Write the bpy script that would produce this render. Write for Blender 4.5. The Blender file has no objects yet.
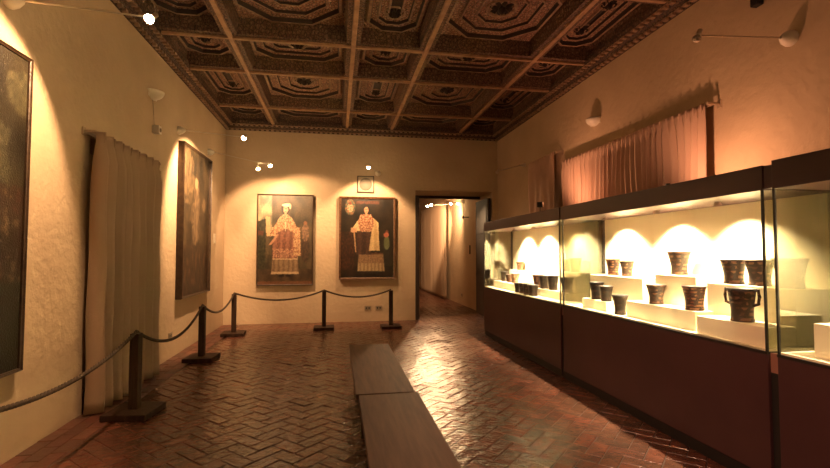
import bpy, bmesh, math, random
from mathutils import Vector, Matrix, noise
random.seed(7)
PI = math.pi
scn = bpy.context.scene
COL = scn.collection

# ------------------------------------------------------------------ materials
def mat(name, color, rough=0.6, metal=0.0, spec=0.5, noise_amt=0.0, noise_scale=5.0, color2=None,
        bump=0.0, bump_scale=20.0, attr=None, coat=0.0, detail=4, stretch=None):
    m = bpy.data.materials.new(name); m.use_nodes = True
    nt = m.node_tree; N = nt.nodes; L = nt.links
    b = N['Principled BSDF']
    b.inputs['Roughness'].default_value = rough
    b.inputs['Metallic'].default_value = metal
    b.inputs['Specular IOR Level'].default_value = spec
    b.inputs['Coat Weight'].default_value = coat
    b.inputs['Base Color'].default_value = (*color, 1)
    tc = N.new('ShaderNodeTexCoord')
    vec = tc.outputs['Object']
    if stretch:
        mp = N.new('ShaderNodeMapping'); mp.inputs['Scale'].default_value = stretch
        L.new(vec, mp.inputs['Vector']); vec = mp.outputs['Vector']
    src = None
    if attr:
        a = N.new('ShaderNodeAttribute'); a.attribute_name = attr
        src = a.outputs['Color']
    if color2 is not None:
        n = N.new('ShaderNodeTexNoise'); n.inputs['Scale'].default_value = noise_scale
        n.inputs['Detail'].default_value = detail
        L.new(vec, n.inputs['Vector'])
        r = N.new('ShaderNodeValToRGB')
        r.color_ramp.elements[0].position = 0.35; r.color_ramp.elements[0].color = (*color, 1)
        r.color_ramp.elements[1].position = 0.65; r.color_ramp.elements[1].color = (*color2, 1)
        L.new(n.outputs['Fac'], r.inputs['Fac'])
        if src is not None:
            mx = N.new('ShaderNodeMix'); mx.data_type = 'RGBA'; mx.blend_type = 'MULTIPLY'
            mx.inputs['Factor'].default_value = 1
            L.new(src, mx.inputs['A']); L.new(r.outputs['Color'], mx.inputs['B'])
            src = mx.outputs['Result']
        else:
            src = r.outputs['Color']
    if src is not None: L.new(src, b.inputs['Base Color'])
    if bump:
        n2 = N.new('ShaderNodeTexNoise'); n2.inputs['Scale'].default_value = bump_scale
        n2.inputs['Detail'].default_value = 5
        L.new(vec, n2.inputs['Vector'])
        bp = N.new('ShaderNodeBump'); bp.inputs['Strength'].default_value = bump
        bp.inputs['Distance'].default_value = 0.02
        L.new(n2.outputs['Fac'], bp.inputs['Height']); L.new(bp.outputs['Normal'], b.inputs['Normal'])
    return m

def plaster(name, c1, c2):
    m = mat(name, c1, 0.9, color2=c2, noise_scale=1.3, bump=0.62, bump_scale=12, spec=0.15)
    return m

def emit(name, color, strength):
    m = bpy.data.materials.new(name); m.use_nodes = True
    nt = m.node_tree; nt.nodes.remove(nt.nodes['Principled BSDF'])
    e = nt.nodes.new('ShaderNodeEmission'); e.inputs['Color'].default_value = (*color, 1)
    e.inputs['Strength'].default_value = strength
    nt.links.new(e.outputs[0], nt.nodes['Material Output'].inputs['Surface'])
    return m

def glass(name, tint, base=0.05, gain=1.0):
    m = bpy.data.materials.new(name); m.use_nodes = True
    nt = m.node_tree; N = nt.nodes; L = nt.links; N.remove(N['Principled BSDF'])
    t = N.new('ShaderNodeBsdfTransparent'); t.inputs['Color'].default_value = (*tint, 1)
    g = N.new('ShaderNodeBsdfGlossy'); g.inputs['Roughness'].default_value = 0.01
    g.inputs['Color'].default_value = (0.9, 0.95, 0.9, 1)
    ge = N.new('ShaderNodeNewGeometry'); dt = N.new('ShaderNodeVectorMath'); dt.operation = 'DOT_PRODUCT'
    L.new(ge.outputs['Normal'], dt.inputs[0]); L.new(ge.outputs['Incoming'], dt.inputs[1])
    ab = N.new('ShaderNodeMath'); ab.operation = 'ABSOLUTE'; L.new(dt.outputs['Value'], ab.inputs[0])
    iv = N.new('ShaderNodeMath'); iv.operation = 'SUBTRACT'; iv.inputs[0].default_value = 1; L.new(ab.outputs[0], iv.inputs[1])
    fr = N.new('ShaderNodeMath'); fr.operation = 'POWER'; fr.inputs[1].default_value = 5; L.new(iv.outputs[0], fr.inputs[0])
    ma = N.new('ShaderNodeMath'); ma.operation = 'MULTIPLY_ADD'
    ma.inputs[1].default_value = gain; ma.inputs[2].default_value = base; ma.use_clamp = True
    mx = N.new('ShaderNodeMixShader')
    L.new(fr.outputs[0], ma.inputs[0]); L.new(ma.outputs[0], mx.inputs[0])
    L.new(t.outputs[0], mx.inputs[1]); L.new(g.outputs[0], mx.inputs[2])
    L.new(mx.outputs[0], N['Material Output'].inputs['Surface'])
    return m

def cloth(name, color, trans=0.35):
    m = bpy.data.materials.new(name); m.use_nodes = True
    nt = m.node_tree; N = nt.nodes; L = nt.links
    b = N['Principled BSDF']; b.inputs['Base Color'].default_value = (*color, 1)
    b.inputs['Roughness'].default_value = 0.9; b.inputs['Specular IOR Level'].default_value = 0.1
    tc = N.new('ShaderNodeTexCoord'); n = N.new('ShaderNodeTexNoise'); n.inputs['Scale'].default_value = 160
    L.new(tc.outputs['Object'], n.inputs['Vector'])
    bp = N.new('ShaderNodeBump'); bp.inputs['Strength'].default_value = 0.15; bp.inputs['Distance'].default_value = 0.003
    L.new(n.outputs['Fac'], bp.inputs['Height']); L.new(bp.outputs['Normal'], b.inputs['Normal'])
    t = N.new('ShaderNodeBsdfTranslucent'); t.inputs['Color'].default_value = (*color, 1)
    mx = N.new('ShaderNodeMixShader'); mx.inputs[0].default_value = trans
    L.new(b.outputs[0], mx.inputs[1]); L.new(t.outputs[0], mx.inputs[2])
    L.new(mx.outputs[0], N['Material Output'].inputs['Surface'])
    return m

def carved(name, dark, light, red):
    """painted and carved wood: rings of voronoi ornament with bump"""
    m = bpy.data.materials.new(name); m.use_nodes = True
    nt = m.node_tree; N = nt.nodes; L = nt.links
    b = N['Principled BSDF']; b.inputs['Roughness'].default_value = 0.6
    tc = N.new('ShaderNodeTexCoord')
    n = N.new('ShaderNodeTexNoise'); n.inputs['Scale'].default_value = 6; n.inputs['Detail'].default_value = 6
    L.new(tc.outputs['Object'], n.inputs['Vector'])
    mxv = N.new('ShaderNodeVectorMath'); mxv.operation = 'MULTIPLY_ADD'
    mxv.inputs[1].default_value = (0.08, 0.08, 0.08)
    L.new(n.outputs['Color'], mxv.inputs[0]); L.new(tc.outputs['Object'], mxv.inputs[2])
    v = N.new('ShaderNodeTexVoronoi'); v.inputs['Scale'].default_value = 19; v.feature = 'DISTANCE_TO_EDGE'
    L.new(mxv.outputs[0], v.inputs['Vector'])
    w = N.new('ShaderNodeTexWave'); w.inputs['Scale'].default_value = 9; w.inputs['Distortion'].default_value = 9
    w.inputs['Detail Scale'].default_value = 2.5
    L.new(tc.outputs['Object'], w.inputs['Vector'])
    r = N.new('ShaderNodeValToRGB'); r.color_ramp.elements[0].position = 0.02; r.color_ramp.elements[0].color = (*dark, 1)
    r.color_ramp.elements[1].position = 0.22; r.color_ramp.elements[1].color = (*light, 1)
    L.new(v.outputs['Distance'], r.inputs['Fac'])
    mx = N.new('ShaderNodeMix'); mx.data_type = 'RGBA'
    r2 = N.new('ShaderNodeValToRGB'); r2.color_ramp.elements[0].position = 0.45; r2.color_ramp.elements[1].position = 0.7
    L.new(w.outputs['Fac'], r2.inputs['Fac']); L.new(r2.outputs['Color'], mx.inputs['Factor'])
    L.new(r.outputs['Color'], mx.inputs['A']); mx.inputs['B'].default_value = (*red, 1)
    L.new(mx.outputs['Result'], b.inputs['Base Color'])
    bp = N.new('ShaderNodeBump'); bp.inputs['Strength'].default_value = 0.8; bp.inputs['Distance'].default_value = 0.02
    L.new(v.outputs['Distance'], bp.inputs['Height']); L.new(bp.outputs['Normal'], b.inputs['Normal'])
    return m

def kero(name, dark, mid, accent, band=16.0):
    """aged painted wooden cup: horizontal bands of small ornament"""
    m = bpy.data.materials.new(name); m.use_nodes = True
    nt = m.node_tree; N = nt.nodes; L = nt.links
    b = N['Principled BSDF']; b.inputs['Roughness'].default_value = 0.5
    tc = N.new('ShaderNodeTexCoord')
    v = N.new('ShaderNodeTexVoronoi'); v.inputs['Scale'].default_value = 42
    L.new(tc.outputs['Object'], v.inputs['Vector'])
    r = N.new('ShaderNodeValToRGB'); r.color_ramp.interpolation = 'CONSTANT'
    e = r.color_ramp.elements; e[0].color = (*dark, 1); e[1].position = 0.45; e[1].color = (*mid, 1)
    x = e.new(0.68); x.color = (*accent, 1)
    sv = N.new('ShaderNodeSeparateColor'); L.new(v.outputs['Color'], sv.inputs[0]); L.new(sv.outputs[0], r.inputs['Fac'])
    w = N.new('ShaderNodeTexWave'); w.bands_direction = 'Z'; w.inputs['Scale'].default_value = band / 2
    w.inputs['Distortion'].default_value = 0.6
    L.new(tc.outputs['Object'], w.inputs['Vector'])
    r2 = N.new('ShaderNodeValToRGB'); r2.color_ramp.elements[0].position = 0.35; r2.color_ramp.elements[1].position = 0.5
    L.new(w.outputs['Fac'], r2.inputs['Fac'])
    mx = N.new('ShaderNodeMix'); mx.data_type = 'RGBA'
    L.new(r2.outputs['Color'], mx.inputs['Factor']); mx.inputs['A'].default_value = (*dark, 1)
    L.new(r.outputs['Color'], mx.inputs['B']); L.new(mx.outputs['Result'], b.inputs['Base Color'])
    return m

M = {}
M['wall'] = plaster('cream_plaster', (0.56, 0.425, 0.285), (0.50, 0.375, 0.25))
M['brick'] = mat('waxed_brick', (0.75, 0.75, 0.75), 0.24, color2=(1.15, 1.1, 1.05), noise_scale=7, bump=0.5, bump_scale=16, attr='tone', spec=0.6)
M['border_brick'] = mat('matte_brick', (0.8, 0.8, 0.8), 0.48, color2=(1.15, 1.1, 1.05), noise_scale=5, bump=0.2, bump_scale=20, attr='tone', spec=0.5)
M['grout'] = mat('dark_grout', (0.07, 0.032, 0.021), 0.7)
M['wood'] = mat('dark_wood', (0.036, 0.018, 0.011), 0.6, spec=0.25, color2=(0.058, 0.029, 0.017), noise_scale=6, bump=0.2, bump_scale=10, stretch=(6, 6, 0.8))
M['bench'] = mat('bench_wood', (0.07, 0.034, 0.02), 0.62, spec=0.3, color2=(0.11, 0.055, 0.031), noise_scale=5, bump=0.06, bump_scale=12, stretch=(5, 0.5, 5))
M['door'] = mat('door_wood', (0.03, 0.019, 0.013), 0.6, color2=(0.045, 0.028, 0.018), noise_scale=6, bump=0.3, bump_scale=8, stretch=(5, 5, 0.7))
M['maroon'] = mat('maroon_panel', (0.058, 0.024, 0.026), 0.36, color2=(0.07, 0.03, 0.031), noise_scale=2, spec=0.35)
M['black'] = mat('black_metal', (0.012, 0.01, 0.009), 0.5)
M['kick'] = mat('black_plinth', (0.012, 0.009, 0.008), 0.6)
M['copper'] = mat('brown_post', (0.3, 0.14, 0.1), 0.45)
M['cream'] = mat('case_cream', (0.88, 0.78, 0.57), 0.8, spec=0.1, color2=(0.86, 0.76, 0.55), noise_scale=3)
M['plinth'] = mat('plinth_cream', (0.9, 0.81, 0.62), 0.8, spec=0.1)
M['beam'] = mat('beam_wood', (0.36, 0.21, 0.12), 0.55, color2=(0.48, 0.29, 0.17), noise_scale=9, bump=0.3, bump_scale=25)
M['beamdark'] = carved('beam_carved', (0.04, 0.024, 0.016), (0.24, 0.145, 0.09), (0.14, 0.07, 0.045))
M['panel'] = carved('panel_carved', (0.05, 0.03, 0.02), (0.46, 0.30, 0.19), (0.30, 0.13, 0.08))
M['ring'] = mat('ring_wood', (0.24, 0.145, 0.088), 0.5, color2=(0.40, 0.25, 0.155), noise_scale=16, bump=0.5, bump_scale=40)
M['ringdark'] = mat('ring_dark', (0.04, 0.024, 0.016), 0.6)
M['cornice'] = carved('cornice_carved', (0.02, 0.012, 0.009), (0.15, 0.09, 0.05), (0.08, 0.038, 0.024))
M['sheer'] = cloth('sheer_curtain', (0.42, 0.30, 0.21), 0.12)
M['sheer2'] = cloth('tan_curtain', (0.66, 0.46, 0.35), 0.25)
M['railw'] = mat('pale_rail', (0.42, 0.3, 0.2), 0.6)
M['plaque'] = mat('plaque_face', (0.33, 0.27, 0.19), 0.7)
M['rod2'] = mat('grey_disc', (0.13, 0.11, 0.08), 0.7)
M['rod'] = mat('curtain_rod', (0.05, 0.03, 0.02), 0.5)
M['rope'] = mat('rope', (0.045, 0.028, 0.017), 0.9, color2=(0.085, 0.055, 0.032), noise_scale=40)
M['white'] = mat('white_plastic', (0.75, 0.68, 0.56), 0.5)
M['steel'] = mat('steel', (0.6, 0.52, 0.42), 0.3, metal=0.9)
M['grey'] = mat('grey_metal', (0.35, 0.28, 0.2), 0.4, metal=0.5)
M['bulb'] = emit('bulb_glow', (1.0, 0.72, 0.38), 60)
M['frame1'] = mat('dark_frame', (0.04, 0.022, 0.013), 0.4, color2=(0.07, 0.04, 0.02), noise_scale=15, bump=0.3, bump_scale=50)
M['frame2'] = mat('gilt_red_frame', (0.09, 0.04, 0.02), 0.35, color2=(0.2, 0.10, 0.045), noise_scale=25, bump=0.4, bump_scale=60)
M['canvas'] = mat('oil_canvas', (0.8, 0.8, 0.8), 0.4, color2=(1.1, 1.1, 1.1), noise_scale=30, bump=0.35, bump_scale=70, attr='tone', spec=0.5)
M['glass'] = glass('front_glass', (0.985, 0.985, 0.97), 0.022, 0.7)
M['endglass'] = glass('end_glass', (0.75, 0.73, 0.65), 0.11, 0.8)
M['paper'] = mat('paper', (0.7, 0.62, 0.48), 0.8)
M['kero'] = kero('kero_brown', (0.028, 0.014, 0.009), (0.07, 0.028, 0.016), (0.17, 0.08, 0.04))
M['kerored'] = kero('kero_red', (0.04, 0.013, 0.008), (0.15, 0.035, 0.018), (0.26, 0.12, 0.055), 22)
M['kerodark'] = kero('kero_dark', (0.014, 0.009, 0.007), (0.028, 0.015, 0.01), (0.05, 0.026, 0.015), 10)
M['keropale'] = kero('kero_pale', (0.10, 0.05, 0.028), (0.2, 0.09, 0.05), (0.4, 0.24, 0.14), 20)

# ------------------------------------------------------------------ mesh helpers
class MB:
    def __init__(s): s.v = []; s.f = []; s.m = []; s.c = []; s.smooth = []
    def add(s, vs, fs, mi=0, col=None, smooth=False):
        o = len(s.v); s.v += [tuple(v) for v in vs]
        for f in fs:
            s.f.append(tuple(i + o for i in f)); s.m.append(mi); s.c.append(col); s.smooth.append(smooth)
    def box(s, x0, x1, y0, y1, z0, z1, mi=0, bev=0.0, col=None):
        if bev <= 0:
            vs = [(x, y, z) for x in (x0, x1) for y in (y0, y1) for z in (z0, z1)]
            s.add(vs, [(0, 1, 3, 2), (4, 6, 7, 5), (0, 4, 5, 1), (2, 3, 7, 6), (0, 2, 6, 4), (1, 5, 7, 3)], mi, col)
        else:
            bm = bmesh.new(); bmesh.ops.create_cube(bm, size=1)
            for v in bm.verts:
                v.co = Vector(((x0 + x1) / 2 + v.co.x * (x1 - x0), (y0 + y1) / 2 + v.co.y * (y1 - y0), (z0 + z1) / 2 + v.co.z * (z1 - z0)))
            bmesh.ops.bevel(bm, geom=bm.edges[:], offset=bev, segments=2, affect='EDGES', profile=0.6)
            bm.verts.index_update()
            s.add([v.co[:] for v in bm.verts], [tuple(v.index for v in f.verts) for f in bm.faces], mi, col); bm.free()
    def tube(s, pts, r, n=8, mi=0, cap=True):
        pts = [Vector(p) for p in pts]; vs = []; fs = []
        rr = r if isinstance(r, (list, tuple)) else [r] * len(pts)
        for i, p in enumerate(pts):
            d = (pts[min(i + 1, len(pts) - 1)] - pts[max(i - 1, 0)]).normalized()
            up = Vector((0, 0, 1)) if abs(d.z) < 0.9 else Vector((1, 0, 0))
            a = d.cross(up).normalized(); b = a.cross(d).normalized()
            for k in range(n):
                t = 2 * PI * k / n; vs.append(p + (a * math.cos(t) + b * math.sin(t)) * rr[i])
        for i in range(len(pts) - 1):
            for k in range(n):
                fs.append((i * n + k, i * n + (k + 1) % n, (i + 1) * n + (k + 1) % n, (i + 1) * n + k))
        s.add(vs, fs, mi, smooth=True)
        if cap:
            s.add(vs[:n], [tuple(range(n))], mi); s.add(vs[-n:], [tuple(reversed(range(n)))], mi)
    def lathe(s, prof, n=24, mi=0, c=(0, 0, 0), axis=None, cap0=True, cap1=False):
        vs = []; fs = []
        q = Vector((0, 0, 1)).rotation_difference(Vector(axis).normalized()) if axis else None
        for r, z in prof:
            for k in range(n):
                t = 2 * PI * k / n; v = Vector((r * math.cos(t), r * math.sin(t), z))
                if q: v = q @ v
                vs.append(v + Vector(c))
        for i in range(len(prof) - 1):
            for k in range(n):
                fs.append((i * n + k, i * n + (k + 1) % n, (i + 1) * n + (k + 1) % n, (i + 1) * n + k))
        s.add(vs, fs, mi, smooth=True)
        if cap0: s.add(vs[:n], [tuple(reversed(range(n)))], mi)
        if cap1: s.add(vs[-n:], [tuple(range(n))], mi)
    def build(s, name, mats, parent=None, loc=None, kind=None, merge=False):
        me = bpy.data.meshes.new(name); me.from_pydata(s.v, [], s.f)
        if not isinstance(mats, (list, tuple)): mats = [mats]
        for m in mats: me.materials.append(m)
        for p, mi, sm in zip(me.polygons, s.m, s.smooth): p.material_index = mi; p.use_smooth = sm
        if any(c is not None for c in s.c):
            at = me.color_attributes.new('tone', 'FLOAT_COLOR', 'CORNER')
            for p, c in zip(me.polygons, s.c):
                c = c or (0.1, 0.05, 0.03)
                for li in p.loop_indices: at.data[li].color = (*c, 1)
        bm = bmesh.new(); bm.from_mesh(me)
        bmesh.ops.recalc_face_normals(bm, faces=bm.faces[:]) if kind != 'keep' else None
        bm.to_mesh(me); bm.free(); me.update()
        o = bpy.data.objects.new(name, me); COL.objects.link(o)
        if parent: o.parent = parent
        if loc: o.location = loc
        return o

def empty(name, loc, rz=0.0):
    o = bpy.data.objects.new(name, None); COL.objects.link(o); o.empty_display_size = 0.1
    o.location = loc; o.rotation_euler = (0, 0, rz); return o
def tag(o, label, cat, group=None):
    o['label'] = label; o['category'] = cat
    if group: o['group'] = group
    return o
def struct(o): o['kind'] = 'structure'; return o
def children(o): return [c for c in bpy.data.objects if c.parent == o]
def copy_tree(o, parent=None):
    c = o.copy(); COL.objects.link(c); c.parent = parent
    for ch in children(o): copy_tree(ch, c)
    return c

# ------------------------------------------------------------------ room
XL, XR, YB, YF = -2.5, 3.94, 10.82, -2.6
ZC = 4.95
T = 0.5
m = MB()   # left wall with deep curtained window recess
m.box(XL - T, XL, YF - T, 5.12, -0.1, ZC); m.box(XL - T, XL, 7.02, YB + 1.0, -0.1, ZC)
m.box(XL - T, XL, 5.12, 7.02, 2.78, ZC); m.box(XL - T, XL - 0.4, 5.12, 7.02, -0.1, 2.78)
struct(m.build('wall_left', M['wall']))
m = MB(); m.box(XR, XR + T, YF - T, YB + 1.0, -0.1, ZC); struct(m.build('wall_right', M['wall']))
DX0, DX1, DZ, YB2 = 1.86, 3.80, 3.12, 11.86
m = MB()
m.box(XL - 0.001, DX0, YB, YB2, -0.1, ZC); m.box(DX1, XR + 0.001, YB, YB2, -0.1, ZC); m.box(DX0, DX1, YB, YB2, DZ, ZC)
struct(m.build('wall_back', M['wall']))
m = MB(); m.box(XL - T, XR + T, YF - T, YF, -0.1, ZC); struct(m.build('wall_front', M['wall']))
# passage beyond the doorway
CXL, CXR, CYE, CZ = 0.9, 3.84, 23.5, 4.0
m = MB(); m.box(CXR, CXR + 0.3, YB2, CYE, -0.1, CZ); struct(m.build('wall_passage_right', M['wall']))
m = MB(); m.box(CXL - 0.3, CXL, YB2, CYE, -0.1, CZ); struct(m.build('wall_passage_left', M['wall']))
m = MB(); m.box(CXL - 0.3, CXR + 0.3, CYE, CYE + 0.3, -0.1, CZ); struct(m.build('wall_passage_end', M['wall']))
m = MB(); m.box(CXL - 0.3, CXR + 0.3, YB2, CYE + 0.3, CZ, CZ + 0.2); struct(m.build('ceiling_passage', M['wall']))

# ------------------------------------------------------------------ floor: every brick shaped, one mesh
def brick_tone():
    k = random.uniform(0.8, 1.12); r = random.uniform(-0.02, 0.02)
    return ((0.13 + r) * k, 0.052 * k, 0.033 * k)
def floor_area(x0, x1, y0, y1, herring, L=0.27, W=0.135):
    bm = bmesh.new(); cl = bm.loops.layers.float_color.new('tone')
    def brick(cx, cy, ang, l, w):
        g = 0.002; b = 0.005; h = random.uniform(-0.0012, 0.0012)
        ta = random.gauss(0, 0.012); tb = random.gauss(0, 0.02)
        ca, sa = math.cos(ang), math.sin(ang); t = brick_tone(); vs = []
        for ins, z in ((g, -0.008), (g + b, 0)):
            for sx, sy in ((-1, -1), (1, -1), (1, 1), (-1, 1)):
                u = sx * (l / 2 - ins); v = sy * (w / 2 - ins)
                vs.append(bm.verts.new((cx + u * ca - v * sa, cy + u * sa + v * ca, z + h + u * ta + v * tb)))
        fs = [bm.faces.new(vs[4:8])] + [bm.faces.new((vs[i], vs[(i + 1) % 4], vs[4 + (i + 1) % 4], vs[4 + i])) for i in range(4)]
        for f in fs:
            for lp in f.loops: lp[cl] = (*t, 1)
    if herring:
        c = math.sqrt(0.5)
        n = int(30 / W)
        for a in range(-n, n):
            for b in range(-n // 2, n // 2):
                # herringbone lattice in brick-width units, then turned 45 degrees
                ux = a + 4 * b; uy = a
                for (px, py, ang) in ((ux + 1, uy + 0.5, 0), (ux + 3.5, uy + 1, PI / 2)):
                    X = px * W; Y = py * W
                    wx = (X - Y) * c; wy = (X + Y) * c
                    wx += (x0 + x1) / 2; wy += (y0 + y1) / 2
                    if x0 - .15 < wx < x1 + .15 and y0 - .15 < wy < y1 + .15:
                        brick(wx, wy, ang + PI / 4, L, W)
        for co, no in (((x0, 0, 0), (-1, 0, 0)), ((x1, 0, 0), (1, 0, 0)), ((0, y0, 0), (0, -1, 0)), ((0, y1, 0), (0, 1, 0))):
            bmesh.ops.bisect_plane(bm, geom=bm.verts[:] + bm.edges[:] + bm.faces[:], plane_co=co, plane_no=no, clear_outer=True)
    else:
        nx = max(1, round((x1 - x0) / W)); w = (x1 - x0) / nx; y = y0; 
        for i in range(nx):
            y = y0 - (L / 2 if i % 2 else 0)
            while y < y1:
                a, b = max(y, y0), min(y + L, y1)
                if b - a > 0.05: brick(x0 + w * (i + 0.5), (a + b) / 2, PI / 2, b - a, w)
                y += L
    me = bpy.data.meshes.new('floor'); bm.to_mesh(me); bm.free(); return me
m = MB(); m.box(XL - T, XR + T, YF - T, CYE, -0.2, -0.0065); fl = struct(m.build('floor', M['grout']))
for nm, a, mt in (('brick_paving', (XL + 0.39, XR, YF, YB, True), M['brick']),
              ('border_paving', (XL, XL + 0.375, YF, YB, False), M['border_brick']),
              ('passage_paving', (CXL, CXR, YB, CYE, True), M['brick'])):
    me = floor_area(*a); me.materials.append(mt)
    o = bpy.data.objects.new(nm, me); COL.objects.link(o); o.parent = fl

# ------------------------------------------------------------------ coffered ceiling
m = MB(); m.box(XL - T, XR + T, YF - T, YB2, ZC, ZC + 0.15); ceil = struct(m.build('ceiling', M['beamdark']))
bx = [-2.46, -1.45, 0.21, 1.26, 2.94, 3.9]
by = [10.78, 9.5, 7.65, 6.45, 4.65, 3.45, 1.65, 0.45, -1.35, -2.58]
ZB = 4.55
def octloop(x0, x1, y0, y1, c, z):
    return [(x0 + c, y0, z), (x1 - c, y0, z), (x1, y0 + c, z), (x1, y1 - c, z), (x1 - c, y1, z), (x0 + c, y1, z), (x0, y1 - c, z), (x0, y0 + c, z)]
def loft(m, loops, mis):
    for i, mi in enumerate(mis):
        m.add(loops[i] + loops[i + 1], [(k, (k + 1) % 8, 8 + (k + 1) % 8, 8 + k) for k in range(8)], mi)
    m.add(loops[-1], [tuple(range(8))], mis[-1])
def coffer(x0, x1, y0, y1):
    m = MB(); w, h = x1 - x0, y1 - y0; s = min(w, h) / 2 - 0.1
    spec = [(0.095, 0, 4.56, None), (0.13, 0, 4.77, 3), (0.14, .29, 4.77, 0), (0.17, .29, 4.72, 1), (0.205, .29, 4.72, 1),
            (0.22, .29, 4.775, 2), (0.225 + .16 * s, .29, 4.78, 0), (0.235 + .16 * s, .29, 4.755, 1), (0.255 + .16 * s, .29, 4.755, 1),
            (0.265 + .16 * s, .29, 4.79, 2), (0.27 + .36 * s, .29, 4.795, 0), (0.28 + .36 * s, .29, 4.77, 1), (0.30 + .36 * s, .29, 4.77, 1), (0.31 + .36 * s, .29, 4.80, 2),
            (0.31 + .5 * s, .29, 4.805, 0), (0.32 + .5 * s, .29, 4.785, 1), (0.335 + .5 * s, .29, 4.785, 1), (0.345 + .5 * s, .29, 4.805, 0)]
    loops = []; mis = []
    for d, c, z, mi in spec:
        a, b, e, g = x0 + d, x1 - d, y0 + d, y1 - d
        if b - a < 0.04 or g - e < 0.04: break
        cc = max(0.002, c * min(b - a, g - e)); loops.append(octloop(a, b, e, g, cc, z))
        if mi is not None: mis.append(mi)
    loft(m, loops, mis)
    # pierced dentils round the outer moulding
    cx, cy = (x0 + x1) / 2, (y0 + y1) / 2
    o = m.build('coffer', [M['panel'], M['ring'], M['ringdark'], M['beamdark']], ceil)
    spots = [(cx, cy)]
    if w > 1.5 * h: spots = [(cx - 0.34, cy), (cx + 0.34, cy)]
    elif h > 1.5 * w: spots = [(cx, cy - 0.34), (cx, cy + 0.34)]
    R = 0.17 if min(w, h) > 1.4 else 0.12
    for sx, sy in spots:
        q = MB()
        q.lathe([(R * 1.25, 4.808), (R * 1.2, 4.775), (R * 1.05, 4.785), (R, 4.808)], 20, 1, (sx, sy, 0), cap0=False)
        for k in range(8):
            a = k * PI / 4; px, py = sx + R * .6 * math.cos(a), sy + R * .6 * math.sin(a)
            vs = []
            ux, uy = math.cos(a), math.sin(a)
            for i in range(8):
                t = i * PI / 4; u = R * .4 * math.cos(t); v = R * .2 * math.sin(t)
                vs.append((px + u * ux - v * uy, py + u * uy + v * ux, 4.80))
            vs.append((px, py, 4.75)); q.add(vs, [(i, (i + 1) % 8, 8) for i in range(8)], 0)
        q.lathe([(R * .3, 4.805), (R * .26, 4.74), (R * .1, 4.715)], 12, 0, (sx, sy, 0), cap0=False, cap1=True)
        q.build('rosette', [M['ringdark'], M['ring']], o)
for i in range(len(bx) - 1):
    for j in range(len(by) - 1):
        coffer(bx[i], bx[i + 1], by[j + 1], by[j])
def beam(x0, x1, y0, y1, along):
    m = MB(); hw = 0.1; c = 0.032
    if along == 'y':
        m.box(x0 - hw, x0 + hw, y0, y1, ZB + 0.005, ZC + 0.01, 1); m.box(x0 - c, x0 + c, y0, y1, ZB - 0.03, ZB + 0.006, 0, 0.008)
    else:
        m.box(x0, x1, y0 - hw, y0 + hw, ZB + 0.007, ZC + 0.01, 1); m.box(x0, x1, y0 - c * .8, y0 + c * .8, ZB - 0.028, ZB + 0.006, 0, 0.008)
    m.build('beam', [M['beam'], M['beamdark']], ceil)
for x in bx[1:-1]: beam(x, x, YF, YB, 'y')
for y in by[1:-1]: beam(XL, XR, y, y, 'x')
# cornices with stepped profile and dentils
def cornice(name, p0, p1, inward):
    m = MB(); p0 = Vector(p0); p1 = Vector(p1); n = Vector(inward)
    prof = [(0, 4.40), (0.025, 4.40), (0.035, 4.43), (0.06, 4.435), (0.075, 4.465), (0.10, 4.47), (0.125, 4.505), (0.17, 4.51), (0.18, 4.56), (0.18, 4.62), (0, 4.7)]
    for i in range(len(prof) - 1):
        (d0, z0), (d1, z1) = prof[i], prof[i + 1]
        a = [p0 + n * d0 + Vector((0, 0, z0)), p1 + n * d0 + Vector((0, 0, z0)), p1 + n * d1 + Vector((0, 0, z1)), p0 + n * d1 + Vector((0, 0, z1))]
        m.add(a, [(0, 1, 2, 3)], 1 if i in (2, 6) else 0)
    L = (p1 - p0).length; d = (p1 - p0).normalized(); k = 0.03
    while k < L:
        c = p0 + d * k
        for off, z0, z1, t in ((0.045, 4.40, 4.432, 0.03), (0.145, 4.478, 4.508, 0.03)):
            q = c + n * off; e = 0.028
            m.box(q.x - (e if abs(d.x) else t), q.x + (e if abs(d.x) else t), q.y - (e if abs(d.y) else t), q.y + (e if abs(d.y) else t), z0, z1, 1)
        k += 0.11
    struct(m.build(name, [M['cornice'], M['ring']]))
cornice('trim_1', (XL, YF, 0), (XL, YB, 0), (1, 0, 0)); cornice('trim_2', (XR, YF, 0), (XR, YB, 0), (-1, 0, 0))
cornice('trim_3', (XL, YB, 0), (XR, YB, 0), (0, -1, 0)); cornice('trim_4', (XL, YF, 0), (XR, YF, 0), (0, 1, 0))

# ------------------------------------------------------------------ doorway: two open plank leaves inside the thick wall
def door_leaf(name, x0, x1, y0, y1, z1, hinge_y):
    m = MB(); m.box(x0, x1, y0, y1, 0.02, z1, 0, 0.008)
    s = 1 if x0 < 2.5 else -1
    xf = x1 if s > 0 else x0
    for zz0, zz1 in ((0.2, 1.0), (1.15, 1.95), (2.1, z1 - .15)):   # raised rails around three sunk panels
        m.box(min(xf, xf + s * .012), max(xf, xf + s * .012), y0 + 0.08, y1 - 0.08, zz0, zz1, 0, 0.004)
    o = struct(m.build(name, M['door']))
    k = MB(); k.lathe([(0.0, 0), (0.02, 0), (0.024, 0.012), (0.012, 0.03), (0.0, 0.034)], 10, 0, (xf, y1 - 0.09, 1.05), axis=(s, 0, 0), cap0=False)
    k.build('door_handle', M['black'], o)
    return o
door_leaf('door_1', 1.865, 1.95, 10.80, 11.80, 2.97, 0)
door_leaf('door_2', 3.68, 3.76, 10.84, 11.82, 2.97, 0)
m = MB(); m.box(DX0, DX1, 11.80, 11.86, 3.05, DZ, 0, 0.006); struct(m.build('trim_5', M['door']))

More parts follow.
